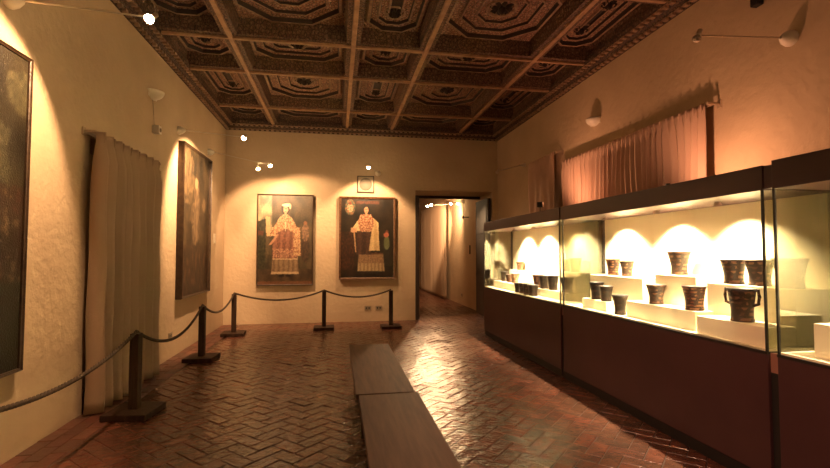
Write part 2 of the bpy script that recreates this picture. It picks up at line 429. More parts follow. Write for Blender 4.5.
# ------------------------------------------------------------------ curtains
def curtain_mesh(L, z0, z1, n_folds, amp, pleat=0.1, seed=0, hem=0.12, gather=0.75):
    rnd = random.Random(seed); nu = n_folds * 10; zs = [z0, z0 + hem, z0 + hem + .01]
    nz = 14
    zs += [z0 + hem + (z1 - z0 - hem - pleat) * i / nz for i in range(1, nz + 1)] + [z1 - pleat / 2, z1]
    ph = [rnd.uniform(-.6, .6) for _ in range(n_folds + 2)]; am = [rnd.uniform(.6, 1.25) for _ in range(n_folds + 2)]
    vs = []; fs = []
    for zi, z in enumerate(zs):
        f = (z - z0) / (z1 - z0)
        for i in range(nu + 1):
            u = i / nu; k = u * n_folds; ki = int(k); fr = k - ki
            p = ph[ki] * (1 - fr) + ph[ki + 1] * fr; a = am[ki] * (1 - fr) + am[ki + 1] * fr
            s = math.sin(2 * PI * k + p)
            s = math.copysign(abs(s) ** 0.6, s)
            taper = 1.0 if z < z1 - pleat * 1.2 else (0.55 if hem > .1 and n_folds < 14 else 0.4)
            y = u * L + 0.012 * math.sin(2 * PI * k * 2 + p) + 0.01 * math.sin(3 * z + ki)
            vs.append((amp * a * s * taper * (1.0 - 0.25 * f) + 0.008 * math.sin(5 * z + u * 9), y, z + ((0.010 if n_folds < 14 else 0.003) * math.sin(2 * PI * k) if zi == len(zs) - 1 else 0)))
    W = nu + 1
    for j in range(len(zs) - 1):
        for i in range(nu): fs.append((j * W + i, j * W + i + 1, (j + 1) * W + i + 1, (j + 1) * W + i))
    return vs, fs
def curtain(name, side, x, y0, L, z0, z1, folds, amp, label, cat='curtain', seed=0, matl='sheer', group=None, rod=True, thick=0.002, pleat=0.1, brk=0.15):
    root = empty(name, (x, y0, z0)); tag(root, label, cat, group)
    vs, fs = curtain_mesh(L, z0, z1, folds, amp, pleat, seed)
    m = MB(); m.add([(v[0], v[1], v[2] - z0) for v in vs], fs, 0, smooth=True)
    o = m.build('cloth', M[matl], root, kind='keep')
    so = o.modifiers.new('Solidify', 'SOLIDIFY'); so.thickness = thick
    # stitched heading tape with pinch pleats
    for i in range(folds):
        yy = (i + 0.25) * L / folds; h = MB()
        h.tube([(side * 0.012 + side * amp * .35, yy, z1 - z0 - pleat), (side * 0.014 + side * amp * .35, yy, z1 - z0 - pleat * .4), (side * 0.016 + side * amp * .35, yy, z1 - z0 - 0.012)], [0.004, 0.008, 0.009], 6)
        h.build('pinch_pleat', M[matl], root)
    if rod:
        r = MB(); xo = -side * (amp + 0.02); r.box(xo - 0.01, xo + 0.01, -0.03, L + 0.03, z1 - z0 - 0.03, z1 - z0 + 0.004, 0, 0.004); r.build('rail', M['railw'], root)
        for yy in (-0.03, L + 0.03):
            b = MB(); x1 = -side * brk
            b.box(min(x1, 0), max(x1, 0), yy - 0.012, yy + 0.012, z1 - z0 - 0.02, z1 - z0 + 0.004, 0, 0.003)
            b.box(x1 - .006, x1 + .006, yy - 0.03, yy + 0.03, z1 - z0 - 0.05, z1 - z0 + 0.03, 0, 0.002)
            b.build('bracket', M['railw'], root)
    return root
curtain('curtain', 1, XL + 0.125, 5.0, 1.64, 0.02, 2.82, 8, 0.09, 'full length pale sheer curtain with pinch pleats hanging on the left wall', seed=3, brk=0.11)
curtain('curtain', -1, XR - 0.15, 4.14, 3.08, 1.75, 3.17, 30, 0.036, 'wide pleated pinkish curtain high on the right wall above the display cases', seed=5, matl='sheer2')
curtain('curtain', -1, XR - 0.15, 7.50, 1.10, 1.9, 3.40, 4, 0.012, 'narrow nearly flat pale curtain high on right wall beside the doorway corner', seed=8, matl='sheer2', pleat=0.06)
curtain('curtain', -1, CXR - 0.14, 15.3, 4.6, 0.03, 3.45, 22, 0.045, 'long pale curtain on the passage wall seen through the doorway', seed=9, brk=0.14)

# ------------------------------------------------------------------ rope barrier
def post(x, y, label, rz=0.0):
    r = empty('barrier_post', (x, y, 0), rz); tag(r, label, 'barrier post', 'wooden rope barrier posts')
    b = MB(); b.box(-0.21, 0.21, -0.21, 0.21, 0.002, 0.062, 0, 0.008); b.build('base', M['wood'], r)
    p = MB(); p.box(-0.042, 0.042, -0.042, 0.042, 0.06, 0.80, 0, 0.006); p.build('upright', M['wood'], r)
    return r
PH = 0.80
posts = [(-1.97, 2.45, 'out', -0.1), (-1.97, 5.0, 'nearest wooden barrier post with square base in front of the left curtain', -0.12),
         (-1.99, 7.35, 'wooden barrier post before the leaning dark painting on the left wall', -0.06),
         (-1.98, 9.45, 'wooden barrier post in the left far corner where the rope turns', 0.05),
         (-0.26, 9.86, 'wooden barrier post standing between the two portraits on the back wall', 0.0),
         (1.15, 9.8, 'wooden barrier post at the rope end beside the doorway', 0.0)]
posts[0] = (-1.97, 2.45, 'wooden barrier post just behind the viewer holding the near end of rope', -0.1)
posts[2] = (-1.99, 7.35, 'wooden barrier post just past the left curtain, second along the rope', -0.06)
for x, y, lb, rz in posts: post(x, y, lb, rz)
def rope_span(a, b, sag, lb, ends):
    a = Vector(a); b = Vector(b); pts = []; n = 40
    for i in range(n + 1):
        t = i / n; p = a.lerp(b, t); p.z -= sag * 4 * t * (1 - t); pts.append(p)
    m = MB(); L = (b - a).length
    for s in range(3):   # three twisted strands
        q = []
        N = 160
        for i in range(N + 1):
            t = i / N; p = a.lerp(b, t); p.z -= sag * 4 * t * (1 - t)
            d = (b - a).normalized(); side = d.cross(Vector((0, 0, 1))).normalized()
            an = 2 * PI * (t * L / 0.12 + s / 3)
            q.append(p + side * 0.009 * math.cos(an) + Vector((0, 0, 1)) * 0.009 * math.sin(an))
        m.tube(q, 0.0105, 5)
    o = m.build('barrier_rope', M['rope']); tag(o, lb, 'rope', 'sagging rope spans of the barrier')
RL = ['dark twisted rope span running out of the left foreground to the nearest post',
      'dark rope span between the nearest barrier post and the second post on the left',
      'dark rope span running to the post in the left far corner from the second post',
      'dark rope span sagging below the portrait of the woman in a patterned shawl',
      'dark rope span sagging below the portrait with the crest, ending beside the doorway']
sags = [0.19, 0.27, 0.22, 0.17, 0.15]
for i in range(5):
    x0, y0 = posts[i][:2]; x1, y1 = posts[i + 1][:2]
    rope_span((x0, y0, PH + 0.018), (x1, y1, PH + 0.018), sags[i], RL[i], None)

# ------------------------------------------------------------------ benches
def bench(y0, y1, dx, label):
    r = empty('bench', (0.42 + dx, (y0 + y1) / 2, 0)); tag(r, label, 'bench', 'long low wooden benches')
    L = (y1 - y0) / 2 - 0.006
    m = MB(); m.box(-0.245, 0.245, -L, L, 0.405, 0.45, 0, 0.006); m.build('seat', M['bench'], r)
    for s in (-1, 1):
        q = MB(); q.box(-0.19, 0.19, s * (L - 0.25) - 0.025, s * (L - 0.25) + 0.025, 0.002, 0.406, 0, 0.004); q.build('leg', M['wood'], r)
        a = MB(); a.box(s * 0.2 - 0.014, s * 0.2 + 0.014, -L + 0.03, L - 0.03, 0.31, 0.405, 0, 0.003); a.build('apron', M['wood'], r)
    return r
bench(3.785, 5.84, -0.015, 'long low dark wooden bench farther from the viewer, end to end with the nearer one')
bench(1.75, 3.775, 0.005, 'long low dark wooden bench nearest the viewer, running out of the foreground')

# ------------------------------------------------------------------ display cases
CF, CB = 2.86, 3.47       # front and back of the cases
GB, GT, CT = 0.93, 2.03, 2.20
def case(y0, y1, top, label, lamps):
    r = empty('display_case', (CF, (y0 + y1) / 2, 0)); tag(r, label, 'display case', 'maroon glass display cases')
    X = lambda x: x - CF
    h = (y1 - y0) / 2; D = X(CB)
    b = MB(); b.box(0.0, D, -h, h, 0.10, GB - 0.012, 0, 0.004); b.build('base_cabinet', M['maroon'], r)
    b = MB(); b.box(0.012, D, -h + .004, h - .004, 0.002, 0.10); b.build('toe_kick', M['kick'], r)
    b = MB(); b.box(-0.004, D, -h, h, GB - 0.012, GB + 0.006, 0); b.build('sill', M['black'], r)
    b = MB(); b.box(0.01, D, -h + .01, h - .01, GB + 0.006, GB + 0.02); b.build('deck', M['plinth'], r)
    b = MB(); b.box(0.0, D, -h, h, GT, top, 0, 0.004); b.build('canopy', M['maroon'], r)
    b = MB(); b.box(D - 0.02, D, -h + .02, h - .02, GB + 0.02, GT); b.build('back_panel', M['cream'], r)
    b = MB(); b.box(0.004, 0.010, -h + .012, h - .012, GB + .006, GT); b.build('front_glass', M['glass'], r)
    for s in (-1, 1):
        b = MB(); b.box(0.014, D - 0.03, s * (h - 0.009) - 0.003, s * (h - 0.009) + 0.003, GB + .006, GT); b.build('end_glass', M['endglass'], r)
        b = MB(); b.box(0.0, 0.014, s * (h - 0.008) - 0.007, s * (h - 0.008) + 0.007, GB, GT, 0)
        b.build('corner_strip', M['black'], r)
        b = MB(); b.box(D - 0.05, D, s * (h - 0.012) - 0.012, s * (h - 0.012) + 0.012, GB, GT, 0)
        b.build('corner_strip', M['black'], r)
    for ly, pw, tz in lamps:
        yy = ly - (y0 + y1) / 2
        q = MB(); ax = Vector((0.2, 0, -0.9)).normalized()
        q.lathe([(0.022, 0), (0.026, 0.012), (0.034, 0.03)], 12, 0, (0.3, yy, GT - 0.002), axis=(ax.x, 0, ax.z)); 
        lo = q.build('downlight', M['steel'], r)
        l = bpy.data.lights.new('case_lamp', 'SPOT'); l.energy = pw; l.color = (1.0, 0.80, 0.50)
        l.spot_size = math.radians(112); l.spot_blend = 0.8; l.shadow_soft_size = 0.02
        o = bpy.data.objects.new('lamp_light', l); COL.objects.link(o); o.parent = lo
        o.location = (0.31, yy, GT - 0.045)
        d = Vector((0.20, 0, tz - GT)); o.rotation_euler = d.to_track_quat('-Z', 'Y').to_euler()
    return r
LP = 155
case(5.545, 8.66, CT, 'farthest maroon display case beside the doorway, holding small cups in a row', [(7.87, LP, 1.35), (7.05, LP, 1.35), (6.15, LP * .45, 1.35)])
case(2.655, 5.475, CT, 'middle maroon display case with flared wooden cups on cream stepped blocks', [(5.0, LP, 1.35), (4.1, LP, 1.3), (3.35, LP * .7, 1.3)])
case(-0.25, 2.585, CT + 0.02, 'nearest maroon display case cut off by the right edge of the photo', [(1.9, LP * .6, 1.2), (0.9, LP * .6, 1.2)])
for y, lb in ((5.51, 'slim brown post in the gap between the farthest and middle display cases'), (2.62, 'slim brown post in the gap between the middle and nearest display cases')):
    m = MB(); m.box(CF + 0.012, CF + 0.05, -0.026, 0.026, 0.0, 0.925); 
    t = empty('gap_post', (0, y, 0)); tag(t, lb, 'post', 'posts between display cases')
    m = MB(); m.box(CF + 0.02, CF + 0.06, -0.033, 0.033, 0.001, 0.80, 0, 0.002); m.build('post_foot', M['kick'], t)
    m = MB(); m.box(CF + 0.02, CF + 0.06, -0.033, 0.033, 0.80, 0.93, 0, 0.002); m.build('post_cap', M['copper'], t)
    m = MB(); m.box(CF + 0.01, CF + 0.6, -0.033, 0.033, GT + .01, CT - .005, 0, 0.002); m.build('top_filler', M['maroon'], t)

DK = GB + 0.0205
def block(x0, x1, y0, y1, z1, lb, z0=DK):
    m = MB(); m.box(-(x1 - x0) / 2, (x1 - x0) / 2, -(y1 - y0) / 2, (y1 - y0) / 2, 0, z1 - z0, 0, 0.003)
    o = m.build('display_block', M['plinth'], loc=((x0 + x1) / 2, (y0 + y1) / 2, z0)); tag(o, lb, 'display block', 'cream display blocks in the cases')
P1, P2, P3, P4, P5, P6 = 1.335, 1.39, 1.055, 1.11, 1.345, 1.09
block(3.14, 3.445, 4.30, 5.30, P1, 'tall cream block at the back carrying two cups at the far end of middle case')
block(3.14, 3.445, 3.58, 4.11, P2, 'tallest cream block in the middle case, under the single raised cup')
block(2.95, 3.13, 4.66, 5.16, P3, 'low cream block at far end of the middle case carrying two dark cups')
block(2.95, 3.13, 3.38, 4.30, P4, 'long low cream block carrying two painted cups in centre of the middle case')
block(3.14, 3.445, 2.69, 3.46, P5, 'tall cream block at the near end of middle case carrying a row of large cups')
block(2.90, 3.13, 2.69, 3.31, P6, 'low cream block under the handled cup in the middle case')
block(2.97, 3.30, 7.30, 8.42, 1.075, 'cream block at far end of the farthest case beneath small flared cups')
block(3.31, 3.445, 7.9, 8.45, 1.28, 'tall narrow cream block at the back corner of the farthest case')
block(3.06, 3.295, 5.80, 7.02, 1.055, 'cream block at the near half of the farthest case under a row of dark cups')
block(3.30, 3.445, 5.62, 6.1, 1.29, 'tall cream block behind the row, near end of the farthest case')
block(2.95, 3.40, 1.3, 2.42, 1.16, 'cream block in the nearest case at the right edge of photo')

def cup(x, y, z, rim, base, h, matl, lb, handles=False, rz=0.0):
    prof = [(base * 1.06, 0), (base * 1.08, h * .05), (base, h * .12), (base * 1.0, h * .35), (base + (rim - base) * .35, h * .65), (rim * .9, h * .88), (rim, h), (rim * .95, h), (rim * .8, h * .8), (base * .85, h * .3), (0.001, h * .12)]
    m = MB(); m.lathe(prof, 28)
    if handles:
        r = empty('handled_cup', (x, y, z + .001), rz)
        m.build('body', M[matl], r)
        for s in (-1, 1):
            q = MB(); R = rim
            q.tube([(0, s * (R * .92), h * .93), (0, s * (R + .02), h * .97), (0, s * (R + .028), h * .78), (0, s * (R + .02), h * .56), (0, s * (base + (rim - base) * .3), h * .5)], 0.012, 8)
            q.build('handle', M[matl], r)
        o = r
    else:
        o = m.build('cup', M[matl], loc=(x, y, z + .001)); o.rotation_euler.z = rz
    tag(o, lb, 'cup', 'old wooden cups in the display cases'); return o
cup(3.280, 5.023, P1, .088, .062, .195, 'kerored', 'reddish painted cup on the tall back block, leftmost in the middle case')
cup(3.280, 4.758, P1, .085, .058, .175, 'kero', 'brown flared cup just right of the reddish one on tall back block')
cup(3.280, 3.946, P2, .108, .07, .225, 'kero', 'ornate flared cup alone on the tallest block of the middle case')
cup(3.260, 3.309, P5, .10, .07, .20, 'kero', 'left brown cup of the pair at the middle case end, above the handled cup')
cup(3.280, 3.089, P5, .105, .072, .20, 'kero', 'brown flared cup standing close right of its twin against the near end of middle case')
cup(3.250, 2.819, P5, .115, .08, .215, 'kero', 'wide cup nearest the viewer, seen through the end glass of the middle case')
cup(3.045, 5.000, P3, .085, .06, .20, 'kerodark', 'dark tall cup at the left on the low block, far end of middle case')
cup(3.030, 4.781, P3, .078, .055, .17, 'kerodark', 'dark shorter cup at the right on the low block, far end of middle case')
cup(3.045, 3.975, P4, .092, .06, .185, 'kero', 'small brown cup with pale ornament on the low block left of the brighter painted one')
cup(3.045, 3.495, P4, .098, .07, .205, 'kerored', 'red painted cup on the low block in the centre of middle case')
cup(3.26, 4.205, DK, .066, .055, .19, 'keropale', 'pale small cup half hidden behind the low block in middle case')
cup(2.965, 4.43, DK, .085, .055, .205, 'kerodark', 'dark slender cup standing on the case floor between the low blocks')
cup(3.000, 2.980, P6, .098, .072, .245, 'kero', 'large brown cup with two side handles near front of the middle case', True, 0.2)
# farthest case
cup(3.090, 8.142, 1.075, .085, .06, .185, 'kerodark', 'dark cup farthest left in the farthest case')
cup(3.080, 7.867, 1.075, .075, .052, .14, 'kerored', 'small red cup on the far block, between dark cup and pale flared one')
cup(3.080, 7.612, 1.075, .088, .058, .17, 'keropale', 'pale flared cup at right of the far block in the farthest case')
cup(3.36, 8.05, 1.28, .08, .055, .16, 'keropale', 'pale cup raised on the narrow back block in the farthest case')
for y, rr, h, mt, lb in ((7.16, .085, .16, 'kerodark', 'low dark cup leftmost of the row of four on the floor of the farthest case'),
                     (6.98, .085, .17, 'kero', 'low brown cup second from left on the floor of the farthest case'),
                     (6.79, .088, .17, 'kero', 'low brown cup third from left on the floor of the farthest case'),
                     (6.60, .088, .165, 'kerodark', 'low dark cup rightmost of the row of four on the floor of the farthest case')):
    cup(2.962, y, DK, rr, rr * .72, h, mt, lb)
for y, rr, h, mt, lb in ((6.86, .095, .2, 'kerored', 'reddish cup at the left of the dark row on near block of farthest case'),
                     (6.62, .095, .2, 'kerodark', 'dark cup in the middle of the row on near block of farthest case'),
                     (6.34, .09, .21, 'kerodark', 'dark cup at the right of the row on near block of farthest case')):
    cup(3.16, y, 1.055, rr, rr * .7, h, mt, lb)
cup(3.165, 5.93, 1.055, .095, .07, .205, 'kerodark', 'dark cup at the very near end of the farthest case, below the handled one')
cup(3.352, 5.77, 1.29, .085, .065, .20, 'kerodark', 'dark handled cup raised behind the near end of the farthest case', True, 0.0)

# floodlights on top of the cases
def floodlight(x, y, z, lb, aim, pw, col, size=130):
    r = empty('floodlight', (x, y, z)); tag(r, lb, 'floodlight', 'small black floodlights on the cases')
    b = MB(); b.lathe([(0.035, 0.001), (0.035, 0.012), (0.008, 0.014), (0.008, 0.115)], 12, cap1=True); b.build('foot', M['black'], r)
    d = (Vector(aim) - Vector((x, y, z))).normalized(); rz = math.atan2(d.y, d.x)
    h = MB(); h.box(-0.04, 0.04, -0.042, 0.042, 0.11, 0.19, 0, 0.008)
    ho = h.build('lamp_housing', M['black'], r); ho.rotation_euler.z = rz
    g = MB(); g.box(0.041, 0.045, -0.034, 0.034, 0.118, 0.182, 0); g.build('lens', M['grey'], ho)
    l = bpy.data.lights.new('flood', 'SPOT'); l.energy = pw; l.color = col; l.spot_size = math.radians(size); l.spot_blend = 0.8; l.shadow_soft_size = 0.03
    o = bpy.data.objects.new('flood_light', l); COL.objects.link(o); o.parent = r
    o.location = (0.07 * math.cos(rz), 0.07 * math.sin(rz), 0.15); o.rotation_euler = d.to_track_quat('-Z', 'Y').to_euler()
    return r
FC = (1.0, 0.44, 0.23)
floodlight(3.1, 6.62, 2.2005, 'small black floodlight standing on top of the farthest display case', (3.94, 6.0, 3.3), 22, FC, 165)
fl2 = floodlight(3.22, 4.0, 2.2005, 'small black floodlight on top of middle display case, hidden behind its canopy edge', (3.94, 3.7, 3.0), 21, FC, 165)
fl2.scale = (.45, .45, .45)

# ------------------------------------------------------------------ paintings
def painting(name, corners, w, h, fn, fw, fd, fm, label, nx=90, parent_loc=None, rz=0.0, lean=0.0):
    """w x h canvas in the local x-z plane, facing local -y; root at the lower middle"""
    r = empty(name, parent_loc, rz); r.rotation_euler = (lean, 0, rz); tag(r, label, 'painting', 'old oil paintings')
    ny = int(nx * h / w); me = bpy.data.meshes.new('canvas'); vs = []; fs = []; cols = []
    for j in range(ny + 1):
        for i in range(nx + 1):
            vs.append((-w / 2 + w * i / nx, 0, h * j / ny)); cols.append(soft(fn, i / nx, 1 - j / ny))
    W = nx + 1
    for j in range(ny):
        for i in range(nx): fs.append((j * W + i, j * W + i + 1, (j + 1) * W + i + 1, (j + 1) * W + i))
    # a back board gives the canvas its thickness
    nb = len(vs)
    vs += [(-w / 2, fd * .5, 0), (w / 2, fd * .5, 0), (w / 2, fd * .5, h), (-w / 2, fd * .5, h)]; cols += [(.1, .06, .03)] * 4
    fs += [(nb + 3, nb + 2, nb + 1, nb), (0, nx, nb + 1, nb), (ny * W, nb + 3, nb + 2, ny * W + nx), (0, nb, nb + 3, ny * W), (nx, ny * W + nx, nb + 2, nb + 1)]
    me.from_pydata(vs, [], fs); at = me.color_attributes.new('tone', 'FLOAT_COLOR', 'POINT')
    for k, c in enumerate(cols): at.data[k].color = (*c, 1)
    me.materials.append(M['canvas']); o = bpy.data.objects.new('canvas', me); COL.objects.link(o); o.parent = r
    f = MB(); p = [(0, 0.0), (0, fd * .8), (-.3 * fw, fd), (-.7 * fw, fd * .9), (-fw, fd * .55), (-fw, -fd * .0)]
    y1 = fd * .5
    def ring(ins, y): return [(-w / 2 - ins, y, -ins), (w / 2 + ins, y, -ins), (w / 2 + ins, y, h + ins), (-w / 2 - ins, y, h + ins)]
    lv = [ring(0.0, y1), ring(0.0, -fd * .25), ring(fw * .25, -fd * .35), ring(fw * .45, -fd * .2), ring(fw * .75, -fd * .5), ring(fw, -fd * .3), ring(fw, y1)]
    for a, b in zip(lv, lv[1:]):
        f.add(a + b, [(k, (k + 1) % 4, 4 + (k + 1) % 4, 4 + k) for k in range(4)], 0)
    a, b = lv[-1], lv[0]; f.add(a + b, [(k, (k + 1) % 4, 4 + (k + 1) % 4, 4 + k) for k in range(4)], 0)
    f.build('frame', M[fm], r)
    return r
def soft(fn, u, v):
    a = (0, 0, 0)
    for k in range(3):
        du = random.uniform(-.007, .007) + .006 * noise.noise(Vector((u * 22, v * 22, 3))); dv = random.uniform(-.005, .005) + .005 * noise.noise(Vector((u * 22, v * 22, 7)))
        c = fn(u + du, v + dv); a = (a[0] + c[0] / 3, a[1] + c[1] / 3, a[2] + c[2] / 3)
    return a
def nz(x, y, s, o=0): return noise.noise(Vector((x * s, y * s, o)))
def ell(u, v, cx, cy, rx, ry): return ((u - cx) / rx) ** 2 + ((v - cy) / ry) ** 2 < 1
def mixc(a, b, t): t = max(0, min(1, t)); return tuple(a[i] * (1 - t) + b[i] * t for i in range(3))
def lin(r, g, b):
    m = (r + g + b) / 3; r, g, b = (x * .8 + m * .2 for x in (r, g, b)); r, g, b = r * .9, g * .9, b * .9
    return tuple((c / 255) ** 2.2 for c in (r, g, b))
def art_a(u, v):
    n = nz(u, v, 9, 1); n2 = nz(u, v, 34, 2); n3 = nz(u, v * 1.5, 60, 5)
    c = mixc(lin(62, 54, 38), lin(96, 78, 52), .5 + n)
    if u < .25 and v < .42: c = mixc(lin(110, 104, 80), lin(190, 165, 118), .5 + n * 1.6 - (u - .1) * 1.5)
    if u > .14 + n * .03 and u < .22 and .24 < v < .46: c = lin(205, 160, 105)
    if u < .14 and v > .28 + n * .03: c = mixc(lin(40, 42, 28), lin(72, 66, 42), .5 + n2)
    if u < .1 and .40 < v < .45: c = lin(100, 56, 38)
    if v > .83: c = mixc(lin(92, 70, 46), lin(60, 44, 30), .5 + n)
    if v > .965: c = lin(120, 76, 48)
    if u > .8 and .28 < v < .8:      # small attendant on the right
        if ell(u, v, .87, .31, .035, .022): c = lin(150, 95, 60)
        elif ell(u, v, .87, .42, .07, .10): c = mixc(lin(110, 84, 62), lin(150, 110, 80), .5 + n2 * 2)
        elif ell(u, v, .87, .6, .085, .16): c = mixc(lin(88, 62, 44), lin(60, 46, 34), .5 + n2 * 2)
    # lady
    cx = .50
    if .60 < v < .885:
        wv = .22 + (v - .6) * .12
        if abs(u - cx) < wv:
            c = mixc(lin(150, 118, 84), lin(118, 90, 62), .5 + 1.2 * math.sin(u * 70) * .5 + n2)
            if v > .86 or abs(v - .71) < .012: c = lin(200, 165, 120)
    if .885 < v < .915 and (abs(u - .44) < .05 or abs(u - .56) < .05): c = lin(38, 26, 20)
    if .37 < v < .71:
        wv = .12 + math.sin(min(1, (v - .37) / .2) * PI / 2) * .11
        if abs(u - cx + .005) < wv: c = mixc(lin(118, 70, 52), lin(150, 94, 70), .5 + .5 * math.sin(u * 55 + v * 6) + n2)
        if abs(u - cx) < wv and .6 < v < .70 and n3 > .12: c = lin(205, 150, 110)
    shw = None
    if .20 < v < .48:
        sw = .27 * math.sqrt(max(0, (v - .212)) / .24)
        if abs(u - cx) < min(sw, .30) and (v < .37 + .35 * abs(u - cx)): shw = 1
    if .36 < v < .68 and .15 < abs(u - cx) < .27 + (v - .36) * .06 and not (u < cx and v > .46): shw = 1
    if shw:
        c = lin(208, 164, 112)
        if n3 + nz(u, v, 48, 9) > .16: c = lin(158, 92, 60)
        if n3 + nz(u, v, 40, 3) < -.5: c = lin(120, 74, 50)
    if .44 < v < .56 and u < cx and abs(u - (.36 - (v - .44) * 1.2)) < .025: c = lin(190, 130, 92)
    if ell(u, v, cx + .0, .145, .075, .07): c = lin(44, 28, 22)
    if ell(u, v, cx, .16, .045, .04): c = lin(215, 150, 110)
    if ell(u, v, cx, .148, .03, .003): c = lin(80, 45, 30)
    if ell(u, v, cx, .182, .013, .004): c = lin(165, 60, 45)
    if abs(u - cx) < .02 and .19 < v < .225: c = lin(205, 142, 104)
    if ell(u, v, cx + .015, .108, .085, .018): c = lin(232, 208, 160)
    if ell(u, v, cx + .08, .125, .02, .03): c = lin(220, 190, 140)
    if abs(u - cx) < .006 and .3 < v < .4: c = lin(230, 205, 165)
    return mixc(c, (c[0] * 1.2, c[1] * 1.15, c[2] * 1.1), n2 + .3)
def art_b(u, v):
    n = nz(u, v, 8, 11); n2 = nz(u, v, 34, 12); n3 = nz(u, v * 1.5, 60, 15)
    c = mixc(lin(34, 28, 18), lin(56, 42, 26), .5 + n)
    if abs(u - .5) < .22 and .03 < v < .065: c = mixc(lin(120, 60, 32), lin(70, 40, 24), .5 + n3)
    if ell(u, v, .17, .11, .095, .10):          # painted crest
        c = mixc(lin(70, 92, 70), lin(150, 100, 60), .5 + n2 * 2)
        if ell(u, v, .17, .12, .055, .055): c = mixc(lin(215, 180, 130), lin(150, 70, 44), .4 + n3 * 2)
        if ell(u, v, .17, .06, .03, .02): c = lin(120, 52, 34)
    if v > .86: c = mixc(lin(52, 34, 22), lin(30, 22, 15), .5 + n)
    if u < .25 and v > .42 and v < .9: c = mixc(lin(46, 30, 20), lin(82, 46, 28), .5 + n2 + n)
    if .78 < u < .93:
        if ell(u, v, .86, .46, .05, .03): c = lin(190, 92, 66)
        elif ell(u, v, .87, .56, .055, .09): c = lin(98, 104, 62)
        elif ell(u, v, .87, .42, .03, .022): c = lin(120, 60, 40)
    cx = .5
    if .60 < v < .92:
        wv = .235 + (v - .70) * .10
        if v > .69 and abs(u - cx - .07) < wv:
            c = mixc(lin(170, 130, 88), lin(120, 84, 56), .5 + n3 * 2)
            if v > .82: c = mixc(lin(188, 155, 108), lin(150, 118, 78), .5 + .5 * math.sin(u * 90))
            if abs(v - .70) < .008: c = lin(96, 52, 36)
    if .92 <= v < .94 and abs(u - .5) < .12: c = lin(60, 34, 22)
    if .36 < v < .71 and .30 - (v - .36) * .05 < u < .57: c = mixc(lin(60, 38, 30), lin(88, 56, 42), .5 + .5 * math.sin(u * 40) + n2)
    if abs(u - (.245 + (v - .40) * .12)) < .01 and .40 < v < .68: c = lin(200, 150, 100)
    if .22 < v < .66 and .52 < u < .70 + (v - .25) * .08 and u > .60 - (v - .3) * .2 and v > .24 + (u - .6) * .6: c = mixc(lin(226, 190, 126), lin(196, 156, 96), .5 + n + .4 * math.sin(u * 60))
    if .26 < v < .41 and u < .42 and u > .40 - (v - .2) * 1.05: c = lin(225, 190, 130)
    if .37 < v < .43 and abs(u - .24) < .055: c = lin(205, 150, 105)
    if .20 < v < .42 and abs(u - .47) < .10 + .05 * math.sin((v - .2) / .22 * PI):
        c = lin(170, 96, 62)
        if n3 + nz(u, v, 48, 19) > .08: c = lin(220, 168, 118)
        if n3 < -.3: c = lin(106, 48, 34)
    if ell(u, v, .48, .13, .065, .06): c = lin(34, 24, 18)
    if ell(u, v, .475, .145, .04, .04): c = lin(205, 142, 100)
    if ell(u, v, .475, .135, .027, .003): c = lin(74, 40, 26)
    if ell(u, v, .475, .166, .012, .004): c = lin(150, 52, 40)
    if abs(u - .475) < .02 and .18 < v < .215: c = lin(200, 138, 98)
    return mixc(c, (c[0] * 1.2, c[1] * 1.15, c[2] * 1.1), n2 + .3)
def art_c(u, v):     # dark devotional scene, pale standing figure
    n = nz(u, v, 5, 21); n2 = nz(u, v, 16, 22); n3 = nz(u, v, 40, 23)
    c = mixc(lin(48, 40, 26), lin(100, 80, 50), .35 + n + n2 * .6)
    if ell(u, v, .5 + .05 * n, .44, .13 + .16 * n2 + .06 * n3, .25): c = mixc(lin(150, 120, 84), lin(90, 70, 48), .4 + n2 * 1.5)
    if ell(u, v, .5, .22, .06, .04): c = lin(190, 150, 105)
    if ell(u, v, .22, .30, .08, .05) or ell(u, v, .8, .36, .07, .05): c = mixc(lin(150, 118, 78), lin(90, 70, 46), .5 + n3 * 2)
    if u < .42 and v < .45 and (u - .2) ** 2 / .05 + (v - .2) ** 2 / .04 < 1 + n2: c = mixc(lin(128, 102, 66), lin(62, 50, 34), .45 + n2 + n3)  # lamp glare painted into the canvas colours, upper left
    if v > .66: c = mixc(lin(40, 32, 22), lin(80, 56, 36), .4 + n2 * 1.5)
    if v > .72 and n2 > .25: c = lin(110, 76, 48)
    return c
def art_d(u, v):     # dark canvas with foliage, crowd of small shapes and pale oval cartouche
    n = nz(u, v, 5, 31); n2 = nz(u, v, 14, 32); n3 = nz(u, v, 44, 33)
    c = mixc(lin(38, 32, 22), lin(72, 62, 40), .4 + n * 1.2)
    if v < .42 and n + n2 * .5 > .1: c = mixc(lin(92, 84, 56), lin(60, 56, 38), .5 + n3)
    if .42 < v < .72:
        c = mixc(lin(46, 30, 20), lin(70, 44, 28), .5 + n)
        if n2 + n3 * .8 > .34: c = lin(108, 82, 56)
        elif n2 + n3 * .5 < -.36: c = lin(84, 48, 34)
    if ell(u, v, .66, .80, .23, .17): c = mixc(lin(100, 92, 66), lin(78, 72, 50), .5 + n)
    return c
painting('painting', None, 1.20, 2.03, art_a, 0.025, 0.05, 'frame1', 'portrait of a woman in a patterned shawl and reddish skirt, hanging on back wall',
         nx=150, parent_loc=(-1.165, YB - 0.055, 0.89), rz=0, lean=0.0)
painting('painting', None, 1.23, 1.85, art_b, 0.045, 0.07, 'frame2', 'dark portrait of a woman with white cape and crest, red-gilt frame, nearest the doorway',
         nx=150, parent_loc=(0.705, YB - 0.06, 1.03), rz=0, lean=0.0)
painting('painting', None, 1.56, 2.46, art_c, 0.03, 0.10, 'frame1', 'large dark painting of a pale figure, glare painted into its upper left, past the curtain on left wall',
         nx=110, parent_loc=(XL + 0.055, 8.52, 0.90), rz=PI / 2, lean=0.0)
